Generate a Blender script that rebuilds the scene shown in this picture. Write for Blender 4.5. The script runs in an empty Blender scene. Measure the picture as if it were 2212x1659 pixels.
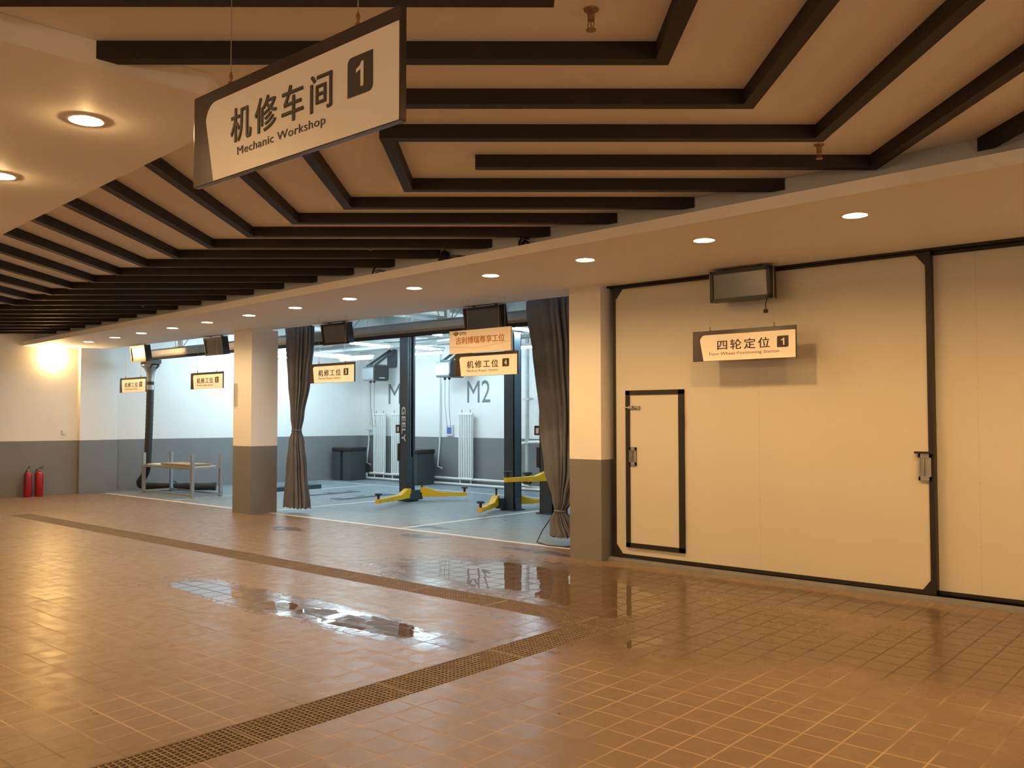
import bpy, bmesh, math, random
from math import sin, cos, pi, sqrt, atan, radians
from mathutils import Vector, Matrix

random.seed(7)
S = bpy.context.scene
C = S.collection

# ------------------------------------------------------------------ camera, world, exposure
YAW, PITCH, ROLL = 0.713858371, 0.0380153685, -0.00123179844
FPX = 1892.62483
fw = Vector((-sin(YAW)*cos(PITCH), cos(YAW)*cos(PITCH), sin(PITCH)))
rt = Vector((cos(YAW), sin(YAW), 0)); up = rt.cross(fw)
r2 = rt*cos(ROLL) + up*sin(ROLL); u2 = up*cos(ROLL) - rt*sin(ROLL)
cam = bpy.data.cameras.new('camera'); cam.sensor_fit = 'HORIZONTAL'; cam.sensor_width = 36.0
cam.lens = FPX/2212*36.0; cam.clip_start = 0.05; cam.clip_end = 200
co = bpy.data.objects.new('camera', cam); C.objects.link(co)
M = Matrix(((r2.x, u2.x, -fw.x, 0), (r2.y, u2.y, -fw.y, 0), (r2.z, u2.z, -fw.z, 1.6), (0, 0, 0, 1)))
co.matrix_world = M
S.camera = co

W = bpy.data.worlds.new('world'); S.world = W; W.use_nodes = True
W.node_tree.nodes['Background'].inputs[0].default_value = (1.0, 0.72, 0.42, 1)
W.node_tree.nodes['Background'].inputs[1].default_value = 0.02
S.view_settings.view_transform = 'Standard'
S.view_settings.look = 'None'
S.view_settings.exposure = 0.06
S.view_settings.gamma = 1.0
S.view_settings.use_curve_mapping = False
S.cycles.use_denoising = True
S.cycles.max_bounces = 8
S.cycles.diffuse_bounces = 5
S.cycles.sample_clamp_indirect = 6.0
S.cycles.caustics_reflective = False
S.cycles.caustics_refractive = False

WARM = (1.0, 0.545, 0.185)      # colour of the downlights by the sliding doors
WARM_MID = (1.0, 0.60, 0.245)   # the lamps further along are a little whiter
WARM_FAR = (1.0, 0.64, 0.31)
WARM_E = 1800.0                  # radiance of a downlight lens
COOL = (0.66, 0.90, 1.0)        # colour of the workshop tubes
COOL_E = 128.0
FLOOD_E = 150.0
HALL_FILL_E = 130.0                  # unseen fill lamps added on the walls behind the camera

# ------------------------------------------------------------------ materials
class NT:
    def __init__(s, m):
        s.t = m.node_tree
    def new(s, typ, **kw):
        n = s.t.nodes.new(typ)
        for k, v in kw.items(): setattr(n, k, v)
        return n
    def put(s, sock, v):
        if isinstance(v, bpy.types.NodeSocket): s.t.links.new(v, sock)
        else: sock.default_value = v
    def m(s, op, a, b=0.0, c=None):
        n = s.new('ShaderNodeMath', operation=op)
        s.put(n.inputs[0], a); s.put(n.inputs[1], b)
        if c is not None: s.put(n.inputs[2], c)
        return n.outputs[0]
    def ramp(s, v, lo, hi, a=0.0, b=1.0):
        n = s.new('ShaderNodeMapRange', interpolation_type='SMOOTHSTEP')
        s.put(n.inputs[0], v)
        for i, q in zip((1, 2, 3, 4), (lo, hi, a, b)): s.put(n.inputs[i], q)
        return n.outputs[0]
    def mix(s, f, a, b):
        n = s.new('ShaderNodeMix', data_type='RGBA')
        s.put(n.inputs[0], f); s.put(n.inputs[6], a); s.put(n.inputs[7], b)
        return n.outputs[2]
    def noise(s, scale, detail=3.0, vec=None, rough=0.5):
        n = s.new('ShaderNodeTexNoise')
        n.inputs['Scale'].default_value = scale; n.inputs['Detail'].default_value = detail
        n.inputs['Roughness'].default_value = rough
        if vec is not None: s.t.links.new(vec, n.inputs['Vector'])
        return n.outputs[0]
    def pos(s):
        return s.new('ShaderNodeNewGeometry').outputs['Position']
    def xyz(s, v):
        n = s.new('ShaderNodeSeparateXYZ'); s.t.links.new(v, n.inputs[0]); return n.outputs

def c4(c): return (c[0], c[1], c[2], 1.0)

def mat(name, col, rough=0.6, metal=0.0, var=0.06, scale=12.0, bump=0.0, bscale=60.0, spec=0.5, coat=0.0):
    m = bpy.data.materials.new(name); m.use_nodes = True
    n = NT(m); b = m.node_tree.nodes['Principled BSDF']
    tc = n.new('ShaderNodeTexCoord').outputs['Object']
    f = n.noise(scale, 4.0, tc)
    dk = tuple(max(0, x*(1-var)) for x in col); lt = tuple(min(1, x*(1+var)) for x in col)
    n.put(b.inputs['Base Color'], n.mix(f, c4(dk), c4(lt)))
    b.inputs['Roughness'].default_value = rough; b.inputs['Metallic'].default_value = metal
    b.inputs['Specular IOR Level'].default_value = spec
    if coat: b.inputs['Coat Weight'].default_value = coat; b.inputs['Coat Roughness'].default_value = 0.1
    if bump:
        bp = n.new('ShaderNodeBump'); bp.inputs['Strength'].default_value = bump; bp.inputs['Distance'].default_value = 0.01
        n.put(bp.inputs['Height'], n.noise(bscale, 4.0, tc)); n.put(b.inputs['Normal'], bp.outputs[0])
    return m

def emit(name, col, e):
    m = bpy.data.materials.new(name); m.use_nodes = True
    t = m.node_tree; t.nodes.clear()
    o = t.nodes.new('ShaderNodeOutputMaterial'); em = t.nodes.new('ShaderNodeEmission')
    em.inputs[0].default_value = c4(col); em.inputs[1].default_value = e
    t.links.new(em.outputs[0], o.inputs[0]); return m

def wall_paint(name, split=1.125):
    # white wall paint above a grey painted dado
    m = bpy.data.materials.new(name); m.use_nodes = True
    n = NT(m); b = m.node_tree.nodes['Principled BSDF']
    p = n.pos(); z = n.xyz(p)[2]
    f = n.noise(2.5, 5.0, p); g = n.noise(0.7, 3.0, p)
    white = n.mix(f, c4((.76, .755, .74)), c4((.81, .805, .795)))
    grey = n.mix(f, c4((.172, .174, .178)), c4((.205, .207, .212)))
    edge = n.m('ADD', z, n.m('MULTIPLY', n.m('SUBTRACT', n.noise(40, 2, p), .5), .006))
    k = n.m('GREATER_THAN', edge, split)
    n.put(b.inputs['Base Color'], n.mix(k, grey, white))
    b.inputs['Roughness'].default_value = 0.55; b.inputs['Specular IOR Level'].default_value = 0.3
    bp = n.new('ShaderNodeBump'); bp.inputs['Strength'].default_value = .08; bp.inputs['Distance'].default_value = .01
    n.put(bp.inputs['Height'], n.noise(30, 4, p)); n.put(b.inputs['Normal'], bp.outputs[0])
    return m

def floor_mat():
    m = bpy.data.materials.new('floor_tile'); m.use_nodes = True
    n = NT(m); b = m.node_tree.nodes['Principled BSDF']
    p = n.pos(); x, y, _ = n.xyz(p)
    T = 0.1985
    def cell(v, off):
        u = n.m('DIVIDE', n.m('SUBTRACT', v, off), T)
        return n.m('FRACT', u), n.m('FLOOR', u)
    fx, ix = cell(x, -2.035-T*100); fy, iy = cell(y, 3.965-T*100)
    dx = n.m('SUBTRACT', .5, n.m('ABSOLUTE', n.m('SUBTRACT', fx, .5)))
    dy = n.m('SUBTRACT', .5, n.m('ABSOLUTE', n.m('SUBTRACT', fy, .5)))
    nz = n.noise(9, 3, p)
    d = n.m('ADD', n.m('MINIMUM', dx, dy), n.m('MULTIPLY', n.m('SUBTRACT', n.noise(50, 2, p), .5), .012))
    grout = n.ramp(d, .018, .034, 1.0, 0.0)
    # per-tile value
    cv = n.new('ShaderNodeCombineXYZ'); n.put(cv.inputs[0], ix); n.put(cv.inputs[1], iy)
    wn = n.new('ShaderNodeTexWhiteNoise', noise_dimensions='2D'); n.put(wn.inputs[0], cv.outputs[0])
    tv = wn.outputs['Value']; tr, tg, _b = n.xyz(wn.outputs['Color'])
    wide = n.ramp(d, .024, .044, 1.0, 0.0)
    def ell(cx, cy, a, bb, wob=.9, sc=1.3, soft=.12):
        ax = n.m('DIVIDE', n.m('SUBTRACT', x, cx), a); ay = n.m('DIVIDE', n.m('SUBTRACT', y, cy), bb)
        q = n.m('ADD', n.m('MULTIPLY', ax, ax), n.m('MULTIPLY', ay, ay))
        q = n.m('ADD', q, n.m('MULTIPLY', n.m('SUBTRACT', n.noise(sc, 4, p), .5), wob*2))
        return n.ramp(q, 1-soft, 1+soft, 1.0, 0.0)
    def mx(*v):
        o = v[0]
        for w in v[1:]: o = n.m('MAXIMUM', o, w)
        return o
    pud = mx(ell(-7.55, 4.36, .56, .17, .8, 4), ell(-6.45, 4.37, .24, .15, .8, 4), ell(-5.45, 4.46, .70, .20, .9, 3.5),
             ell(-5.75, 6.75, 1.25, .62, 1.1, 1.6), ell(-4.65, 6.45, .55, .45, 1.0, 2.2), ell(-3.42, 5.38, .10, .22, .5, 6),
             ell(-4.05, 6.25, .12, .4, .6, 5))
    damp = mx(pud, ell(-5.6, 6.7, 1.9, 1.0, 1.2, 1.2, .5), ell(-3.5, 7.55, 2.6, .38, .8, 1.4, .4), ell(.15, 4.4, 1.1, 2.6, .4, .8, .5),
              ell(-6.3, 4.42, 2.1, .30, 1.0, 2.0, .4), ell(-3.6, 6.2, 1.6, 1.2, 1.3, .9, .7), ell(-1.4, 6.6, 1.2, 1.0, 1.3, .9, .7))
    stain = mx(ell(-10.75, 7.45, .34, .16, 2.2, 5, .2), ell(-8.72, 8.15, .34, .14, 2.2, 5, .2), ell(-9.35, 8.95, .34, .16, 2.2, 5, .2), ell(-6.6, 8.15, .5, .12, 2.0, 4, .3))
    bay = n.ramp(y, 8.50, 8.56)
    base = n.mix(tv, c4((.178, .126, .090)), c4((.206, .147, .105)))
    base = n.mix(n.ramp(nz, .3, .7), base, c4((.186, .132, .094)))
    base = n.mix(bay, base, c4((.218, .265, .300)))
    gcol = n.mix(n.ramp(n.noise(.9, 3, p), .32, .52), c4((.125, .092, .068)), c4((.40, .30, .215)))
    gcol = n.mix(damp, gcol, c4((.10, .08, .066)))
    gfac = n.m('MULTIPLY', grout, n.ramp(y, 8.4, 8.6, .85, .04))
    col = n.mix(gfac, base, gcol)
    col = n.mix(n.m('MULTIPLY', stain, .8), col, c4((.035, .028, .026)))
    dirt = n.ramp(n.noise(.55, 5, p, .6), .45, .75, 0, .12)
    col = n.mix(dirt, col, c4((.11, .08, .06)))
    wet = n.mix(1.0, c4((1, 1, 1)), c4((.66, .63, .60)))
    mm = n.new('ShaderNodeMix', data_type='RGBA', blend_type='MULTIPLY')
    n.put(mm.inputs[0], damp); n.put(mm.inputs[6], col); n.put(mm.inputs[7], wet)
    n.put(b.inputs['Base Color'], mm.outputs[2])
    tiletop = n.m('SUBTRACT', 1.0, wide)
    r = n.ramp(nz, .3, .7, .30, .40)
    r = n.m('ADD', r, n.m('MULTIPLY', n.m('SUBTRACT', tv, .5), .06))
    r = n.m('ADD', r, n.m('MULTIPLY', grout, .25))
    r = n.m('SUBTRACT', r, n.m('MULTIPLY', damp, .13))
    r = n.m('MULTIPLY', r, n.m('SUBTRACT', 1.0, n.m('MULTIPLY', n.m('MULTIPLY', pud, tiletop), .93)))
    n.put(b.inputs['Roughness'], r)
    n.put(b.inputs['Specular IOR Level'], n.m('ADD', .18, n.m('MULTIPLY', pud, n.m('SUBTRACT', .35, n.m('MULTIPLY', wide, .52)))))
    bp = n.new('ShaderNodeBump'); bp.inputs['Strength'].default_value = .35; bp.inputs['Distance'].default_value = .004
    h = n.m('SUBTRACT', n.m('MULTIPLY', n.noise(14, 3, p), .25), n.m('MULTIPLY', gfac, .8))
    h = n.m('ADD', h, n.m('MULTIPLY', tv, .12))
    h = n.m('MULTIPLY', h, n.m('SUBTRACT', 1.0, n.m('MULTIPLY', pud, .85)))
    tilt = n.m('ADD', n.m('MULTIPLY', fx, n.m('SUBTRACT', tr, .5)), n.m('MULTIPLY', fy, n.m('SUBTRACT', tg, .5)))
    n.put(bp.inputs['Height'], n.m('ADD', h, n.m('MULTIPLY', tilt, n.m('MULTIPLY', n.m('SUBTRACT', 1.0, bay), .9))))
    n.put(b.inputs['Normal'], bp.outputs[0])
    return m

def door_mat():
    m = bpy.data.materials.new('door_sheet'); m.use_nodes = True
    n = NT(m); b = m.node_tree.nodes['Principled BSDF']
    p = n.pos(); x, y, z = n.xyz(p)
    f = n.noise(1.2, 4, p)
    n.put(b.inputs['Base Color'], n.mix(f, c4((.56, .545, .49)), c4((.61, .595, .54))))
    b.inputs['Roughness'].default_value = .30; b.inputs['Specular IOR Level'].default_value = .45
    rib = n.m('SINE', n.m('MULTIPLY', x, 2*pi/.05))
    rib = n.m('ADD', n.m('MULTIPLY', rib, .5), n.m('MULTIPLY', n.noise(3, 2, p), .8))
    bp = n.new('ShaderNodeBump'); bp.inputs['Strength'].default_value = .12; bp.inputs['Distance'].default_value = .004
    n.put(bp.inputs['Height'], rib); n.put(b.inputs['Normal'], bp.outputs[0])
    return m

MT = dict(
    floor=floor_mat(), wall=wall_paint('wall_paint'), door=door_mat(),
    white=mat('ceiling_paint', (.88, .87, .85), .7, var=.03, scale=1.5, bump=.05, spec=.2),
    beam=mat('beam_stain', (.016, .0105, .0088), .62, var=.5, scale=5, bump=.25, bscale=25, spec=.35),
    frame=mat('black_trim', (.014, .012, .011), .45, var=.2, spec=.4),
    galv=mat('galvanised_steel', (.34, .35, .35), .42, .75, var=.2, scale=9),
    grate=mat('grate_steel', (.205, .155, .11), .62, .15, var=.35, scale=14),
    pit=mat('drain_concrete', (.035, .026, .019), .9, var=.3),
    line=mat('line_paint', (.66, .65, .62), .5, var=.14, scale=6),
    concrete=mat('bay_concrete', (.62, .66, .66), .85, var=.14, scale=2.2, bump=.2),
    pipe=mat('pipe_paint', (.70, .72, .71), .45, var=.08),
    gpipe=mat('pipe_galv', (.46, .49, .49), .5, .15, var=.3, scale=8),
    sign_dark=mat('sign_brown', (.036, .027, .025), .20, var=.08, spec=.5),
    sign_white=mat('sign_white', (.84, .81, .76), .35, var=.03, scale=3, spec=.4),
    ink=mat('sign_ink', (.028, .020, .016), .5, var=.05),
    ink_soft=mat('sign_ink_light', (.13, .095, .07), .5, var=.05),
    orange=mat('banner_orange', (.42, .12, .03), .5, var=.05),
    banner=mat('banner_cream', (.74, .68, .60), .45, var=.04, scale=2),
    gold=mat('badge_gold', (.40, .22, .06), .4, .3),
    wire=mat('wire_steel', (.45, .42, .38), .35, .7),
    curtain=mat('curtain_cloth', (.135, .145, .180), .80, var=.22, scale=5, bump=.45, bscale=18, spec=.25),
    lift=mat('lift_charcoal', (.026, .044, .059), .38, var=.1, spec=.5),
    lift_in=mat('lift_channel', (.018, .014, .020), .45, var=.2),
    yellow=mat('lift_yellow', (.72, .44, .008), .38, var=.08, spec=.5),
    rubber=mat('rubber_black', (.016, .016, .016), .65, var=.2),
    letter=mat('lettering_white', (.72, .74, .75), .45, var=.03),
    lettergrey=mat('wall_lettering', (.155, .175, .185), .6, var=.05),
    bin=mat('bin_graphite', (.040, .048, .055), .5, var=.12),
    red=mat('extinguisher_red', (.30, .010, .012), .30, var=.06, spec=.5),
    hoselabel=mat('paper_label', (.62, .55, .42), .6),
    silver=mat('reel_silver', (.40, .42, .44), .30, .6, var=.05),
    screen=mat('screen_glass', (.095, .110, .140), .20, var=.03, spec=.6),
    plastic=mat('black_plastic', (.018, .016, .016), .40, var=.1),
    alu=mat('rail_aluminium', (.36, .36, .36), .38, .7, var=.12, scale=3),
    radiator=mat('radiator_enamel', (.80, .81, .80), .35, var=.03),
    blue=mat('switch_blue', (.10, .13, .42), .4),
    switch=mat('switch_plate', (.62, .64, .64), .4),
    rack=mat('rack_steel', (.33, .34, .35), .45, .5, var=.15),
    board=mat('rack_board', (.68, .70, .70), .5, var=.1),
    carton=mat('corrugated_board', (.36, .27, .18), .8, var=.15),
    brass=mat('sprinkler_brass', (.30, .19, .10), .4, .6, var=.2),
    lampring=mat('lamp_ring', (.70, .68, .64), .4, var=.04),
    seam=mat('door_seam', (.44, .42, .36), .5),
    lens=emit('downlight_glow', WARM, WARM_E),
    lens_mid=emit('downlight_glow_mid', WARM_MID, WARM_E),
    lens_far=emit('downlight_glow_far', WARM_FAR, WARM_E*.85),
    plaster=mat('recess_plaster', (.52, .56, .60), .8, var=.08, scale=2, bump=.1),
    tube=emit('tube_glow', COOL, COOL_E),
    flood=emit('flood_glow', (1.0, .60, .22), FLOOD_E),
    hall=emit('hall_fill_glow', (1.0, .66, .38), HALL_FILL_E),
    can=mat('lamp_reflector', (.42, .41, .39), .35, var=.02),
)

# ------------------------------------------------------------------ mesh helpers
class MB:
    def __init__(s): s.v = []; s.f = []
    def add(s, v, f):
        k = len(s.v); s.v += [tuple(p) for p in v]; s.f += [tuple(i+k for i in q) for q in f]
    def box(s, a, b):
        x0, y0, z0 = (min(p, q) for p, q in zip(a, b)); x1, y1, z1 = (max(p, q) for p, q in zip(a, b))
        s.add([(x0, y0, z0), (x1, y0, z0), (x1, y1, z0), (x0, y1, z0), (x0, y0, z1), (x1, y0, z1), (x1, y1, z1), (x0, y1, z1)],
              [(0, 3, 2, 1), (4, 5, 6, 7), (0, 1, 5, 4), (1, 2, 6, 5), (2, 3, 7, 6), (3, 0, 4, 7)]); return s
    def prism(s, poly, lo, hi, axis='z'):
        n = len(poly)
        def P(a, b, h): return (a, b, h) if axis == 'z' else ((a, h, b) if axis == 'y' else (h, a, b))
        s.add([P(a, b, lo) for a, b in poly] + [P(a, b, hi) for a, b in poly],
              [tuple(range(n))[::-1], tuple(range(n, 2*n))] + [(i, (i+1) % n, n+(i+1) % n, n+i) for i in range(n)]); return s
    def tube(s, pts, r, n=10, caps=True):
        pts = [Vector(p) for p in pts]; rs = r if isinstance(r, (list, tuple)) else [r]*len(pts)
        ring = []; prev = None
        for i, p in enumerate(pts):
            d = (pts[min(i+1, len(pts)-1)] - pts[max(i-1, 0)]).normalized()
            if prev is None:
                a = Vector((0, 0, 1)) if abs(d.z) < .9 else Vector((1, 0, 0))
                u = d.cross(a).normalized()
            else:
                u = (prev - d*prev.dot(d)); u = u.normalized() if u.length > 1e-6 else d.orthogonal().normalized()
            prev = u; w = d.cross(u)
            ring.append([p + (u*cos(2*pi*k/n) + w*sin(2*pi*k/n))*rs[i] for k in range(n)])
        v = [q for R in ring for q in R]; f = []
        for i in range(len(pts)-1):
            for k in range(n): f.append((i*n+k, i*n+(k+1) % n, (i+1)*n+(k+1) % n, (i+1)*n+k))
        if caps: f += [tuple(range(n))[::-1], tuple(range((len(pts)-1)*n, len(pts)*n))]
        s.add(v, f); return s
    def lathe(s, prof, c=(0, 0, 0), n=24):
        v = []; f = []
        for r, z in prof:
            for k in range(n): v.append((c[0]+r*cos(2*pi*k/n), c[1]+r*sin(2*pi*k/n), c[2]+z))
        for i in range(len(prof)-1):
            for k in range(n): f.append((i*n+k, i*n+(k+1) % n, (i+1)*n+(k+1) % n, (i+1)*n+k))
        f += [tuple(range(n))[::-1], tuple(range((len(prof)-1)*n, len(prof)*n))]
        s.add(v, f); return s
    def bar(s, a, b, w, h=None):
        # rectangular bar from a to b
        a = Vector(a); b = Vector(b); h = h or w; d = (b-a).normalized()
        ref = Vector((0, 0, 1)) if abs(d.z) < .95 else Vector((0, 1, 0))
        u = d.cross(ref).normalized()*w/2; q = u.cross(d).normalized()*h/2
        s.add([a-u-q, a+u-q, a+u+q, a-u+q, b-u-q, b+u-q, b+u+q, b-u+q],
              [(0, 3, 2, 1), (4, 5, 6, 7), (0, 1, 5, 4), (1, 2, 6, 5), (2, 3, 7, 6), (3, 0, 4, 7)]); return s
    def mesh(s, name, smooth=False, bevel=0.0):
        me = bpy.data.meshes.new(name); me.from_pydata(s.v, [], s.f)
        bm = bmesh.new(); bm.from_mesh(me)
        bmesh.ops.recalc_face_normals(bm, faces=bm.faces)
        if bevel:
            bmesh.ops.bevel(bm, geom=[e for e in bm.edges if len(e.link_faces) == 2 and e.calc_face_angle(0) > .6], offset=bevel, segments=2, affect='EDGES', profile=.5)
        if smooth:
            for q in bm.faces: q.smooth = True
            for e in bm.edges:
                if len(e.link_faces) == 2 and e.calc_face_angle(0) > .7: e.smooth = False
        bm.to_mesh(me); bm.free(); return me

def obj(name, mb, material, parent=None, loc=None, rz=0.0, smooth=False, bevel=0.0, label=None, kind=None):
    if loc is None and parent is None:      # world-space mesh: put the origin at its base
        xs = [p[0] for p in mb.v]; ys = [p[1] for p in mb.v]; zs = [p[2] for p in mb.v]
        o0 = Vector(((min(xs)+max(xs))/2, (min(ys)+max(ys))/2, min(zs)))
        mb.v = [(p[0]-o0.x, p[1]-o0.y, p[2]-o0.z) for p in mb.v]; loc = o0
    me = mb.mesh(name, smooth, bevel); me.materials.append(MT[material])
    o = bpy.data.objects.new(name, me); C.objects.link(o)
    if parent is not None: o.parent = parent
    if loc is not None: o.location = loc
    if rz: o.rotation_euler = (0, 0, rz)
    if label: o['label'] = label
    if kind: o['kind'] = kind
    return o

def tag(o, label, cat, group=None):
    o['label'] = label; o['category'] = cat
    if group: o['group'] = group
    return o

def thing(name, label, cat, loc=(0, 0, 0), rz=0.0, group=None):
    o = bpy.data.objects.new(name, None); C.objects.link(o); o.empty_display_size = .2
    o.location = loc; o.rotation_euler = (0, 0, rz)
    return tag(o, label, cat, group)

def struct_root(name, loc=(0, 0, 0), rz=0.0):
    o = bpy.data.objects.new(name, None); C.objects.link(o); o.empty_display_size = .2
    o.location = loc; o.rotation_euler = (0, 0, rz); o['kind'] = 'structure'; return o

def struct(name, mb, material, **k): return obj(name, mb, material, kind='structure', **k)

def dup(root, loc, label, rz=None, group=None):
    r = root.copy(); C.objects.link(r); r.location = loc; r['label'] = label
    if rz is not None: r.rotation_euler = (0, 0, rz)
    if group: r['group'] = group
    for ch in list(root.children):
        c = ch.copy(); C.objects.link(c); c.parent = r
        for g in list(ch.children):
            d = g.copy(); C.objects.link(d); d.parent = c
    return r

def text_mb(body, x0, x1, z0, z1, y=-.001, depth=.002, bold=0.0, space=1.0):
    """Lettering filling the box x0..x1, z0..z1 of the XZ plane, facing -Y."""
    cu = bpy.data.curves.new('lettering', 'FONT'); cu.body = body; cu.size = 1; cu.extrude = .01
    cu.space_character = space; cu.resolution_u = 4
    t = bpy.data.objects.new('lettering_tmp', cu); C.objects.link(t)
    bpy.context.view_layer.update()
    me = bpy.data.meshes.new_from_object(t.evaluated_get(bpy.context.evaluated_depsgraph_get()))
    vs = [v.co.copy() for v in me.vertices]; fs = [tuple(p.vertices) for p in me.polygons]
    C.objects.unlink(t); bpy.data.objects.remove(t); bpy.data.curves.remove(cu); bpy.data.meshes.remove(me)
    ax = min(v.x for v in vs); bx = max(v.x for v in vs); ay = min(v.y for v in vs); by = max(v.y for v in vs)
    out = [(x0+(v.x-ax)/(bx-ax)*(x1-x0), y-(depth if v.z > 0 else 0.0), z0+(v.y-ay)/(by-ay)*(z1-z0)) for v in vs]
    b = MB()
    # heavier strokes: the same outline laid over itself with small shifts
    k = bold*(z1-z0)
    for i, (dx, dz) in enumerate(((0, 0),) if not bold else ((-k, -k*.6), (k, -k*.6), (-k, k*.6), (k, k*.6))):
        b.add([(x+dx, y_-.0005*i, z+dz) for x, y_, z in out], fs)     # each layer a hair in front of the last
    return b

# ------------------------------------------------------------------ the ceiling grid is turned a little against the floor grid
A = atan(-.066)
UX, UY = cos(A), sin(A)
def uv(u, v): return (u*UX - v*UY, u*UY + v*UX)
def de(d, e): return uv((d-e)/sqrt(2), (d+e)/sqrt(2))
ZC, ZB, ZS, ZL, ZLT = 3.34, 3.255, 3.08, 3.22, 3.168      # ceiling, beam underside, front soffit, near soffits, ledge top

# ------------------------------------------------------------------ room shell
fl = MB()
def rect(x0, x1, y0, y1): fl.add([(x0, y0, 0), (x1, y0, 0), (x1, y1, 0), (x0, y1, 0)], [(0, 1, 2, 3)])
DX0, DX1, DY0, DY1 = -15.73, -3.80, 5.51, 5.85
DXI = -4.13
rect(-20.6, 5, DY1, 16); rect(-20.6, DX0, DY0, DY1); rect(DX1, 5, DY0, DY1)
rect(-20.6, DXI, -5, DY0); rect(DX1, 5, -5, DY0)
struct('floor', fl, 'floor', loc=(0, 0, 0))
# drain channel
ch = MB()
zb = -.16
ch.add([(DX0, DY0, 0), (DX0, DY1, 0), (DX1, DY1, 0), (DX1, -5, 0), (DXI, -5, 0), (DXI, DY0, 0),
        (DX0, DY0, zb), (DX0, DY1, zb), (DX1, DY1, zb), (DX1, -5, zb), (DXI, -5, zb), (DXI, DY0, zb)],
       [(0, 1, 7, 6), (1, 2, 8, 7), (2, 3, 9, 8), (4, 5, 11, 10), (5, 0, 6, 11), (6, 7, 8, 11), (11, 8, 9, 10)])
struct('floor', ch, 'pit', loc=(0, 0, 0)).name = 'floor_channel'

# ceilings
cl = MB()
pts = [(-20.6, -5), (5, -5), (5, 8.5), (-20.6, 8.5)]
cl.add([(x, y, ZC) for x, y in pts] + [(x, y, ZC+.1) for x, y in pts], [(0, 1, 2, 3), (4, 7, 6, 5)])
struct('ceiling', cl, 'white', loc=(0, 0, 0))
US_FRONT = [1.21, -.08, -1.37, -2.69, -3.97, -5.26, -6.54, -7.80, -9.07, -10.33, -11.57, -12.87, -14.09, -15.33, -16.5, -17.8]
NEAR_UV = [(-4.955, 1.72), (-6.505, 1.72), (-8.05, 1.72), (-9.6, 1.72), (-11.4, 1.72), (-13.5, 1.72), (-16, 1.72), (-5.0, -.6), (-7.2, -.9), (-9.4, -.9), (-11.8, -.9), (.35, 4.9), (.35, 3.4), (.35, 1.9), (.5, .2), (1.8, 3.2), (-.1, -1.6)]  # all but the first row are unseen lamps added to light the hall
def cut_cans(o, spots, z):
    """Cut the round lamp openings out of a soffit."""
    b = MB()
    for u, v in spots:
        x, y = uv(u, v); b.lathe([(.0805, -.05), (.0805, .075)], (x, y, z), 32)
    me = b.mesh('cut'); c = bpy.data.objects.new('cut', me); C.objects.link(c)
    m = o.modifiers.new('cut', 'BOOLEAN'); m.operation = 'DIFFERENCE'; m.object = c; m.solver = 'EXACT'
    bpy.context.view_layer.update()
    new = bpy.data.meshes.new_from_object(o.evaluated_get(bpy.context.evaluated_depsgraph_get()))
    o.modifiers.clear(); o.data = new
    if not new.materials: new.materials.append(MT['white'])
    bpy.data.objects.remove(c); bpy.data.meshes.remove(me)
def slab(name, poly, lo, hi):
    b = MB(); b.prism([uv(*p) for p in poly], lo, hi); return struct(name, b, 'white', loc=(0, 0, 0))
# front soffit: a slab with a raised ledge in front and the recess wall behind it
b = MB()
back = 8.37
def vback(u): return (back - u*UY)/UX
b.prism([uv(-20.6, 5.70), uv(4.6, 5.70), uv(4.6, vback(4.6)), uv(-20.6, vback(-20.6))], ZS, ZLT)
cut_cans(struct('ceiling_soffit', b, 'white', loc=(0, 0, 0)), [(u, 6.30) for u in US_FRONT], ZS)
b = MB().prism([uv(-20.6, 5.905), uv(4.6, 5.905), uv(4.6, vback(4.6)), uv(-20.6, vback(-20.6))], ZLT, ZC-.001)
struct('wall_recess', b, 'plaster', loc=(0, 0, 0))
sl = slab('ceiling_soffit', [(-20.6, -4.6), (-4.16, -4.6), (-4.16, 2.03), (-4.43, 2.30), (-20.6, 2.30)], ZL, ZC-.001)
cut_cans(sl, [q for q in NEAR_UV if q[0] < -1], ZL)
sr = slab('ceiling_soffit', [(-.54, -4.2), (4.6, -4.2), (4.6, 5.69), (-.54, 5.69)], ZL, ZC-.001)
cut_cans(sr, [q for q in NEAR_UV if q[0] > -1], ZL)

# walls of the front hall
struct('wall_left', MB().prism([(-19.9, -5), (-19.62, 5.6), (-19.12, 8.06), (-19.6, 8.06), (-20.5, -5)][::-1], 0, ZC), 'wall', loc=(0, 0, 0))
struct('wall_right', MB().box((4.6, -5, 0), (4.8, 8.4, ZC)), 'wall', loc=(0, 0, 0))
struct('wall_near', MB().box((-20.6, -5, 0), (4.8, -4.8, ZC)), 'wall', loc=(0, 0, 0))
# pilaster at the end of the opening
struct('column', MB().prism([(-19.3, 8.02), (-19.02, 8.02), (-19.10, 8.86), (-19.4, 8.86)], 0, ZS), 'wall')
struct('column', MB().box((-13.32, 8.15, 0), (-12.78, 8.66, ZS)), 'wall')
struct('column', MB().box((-6.10, 8.05, 0), (-5.66, 8.66, ZS)), 'wall')
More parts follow.
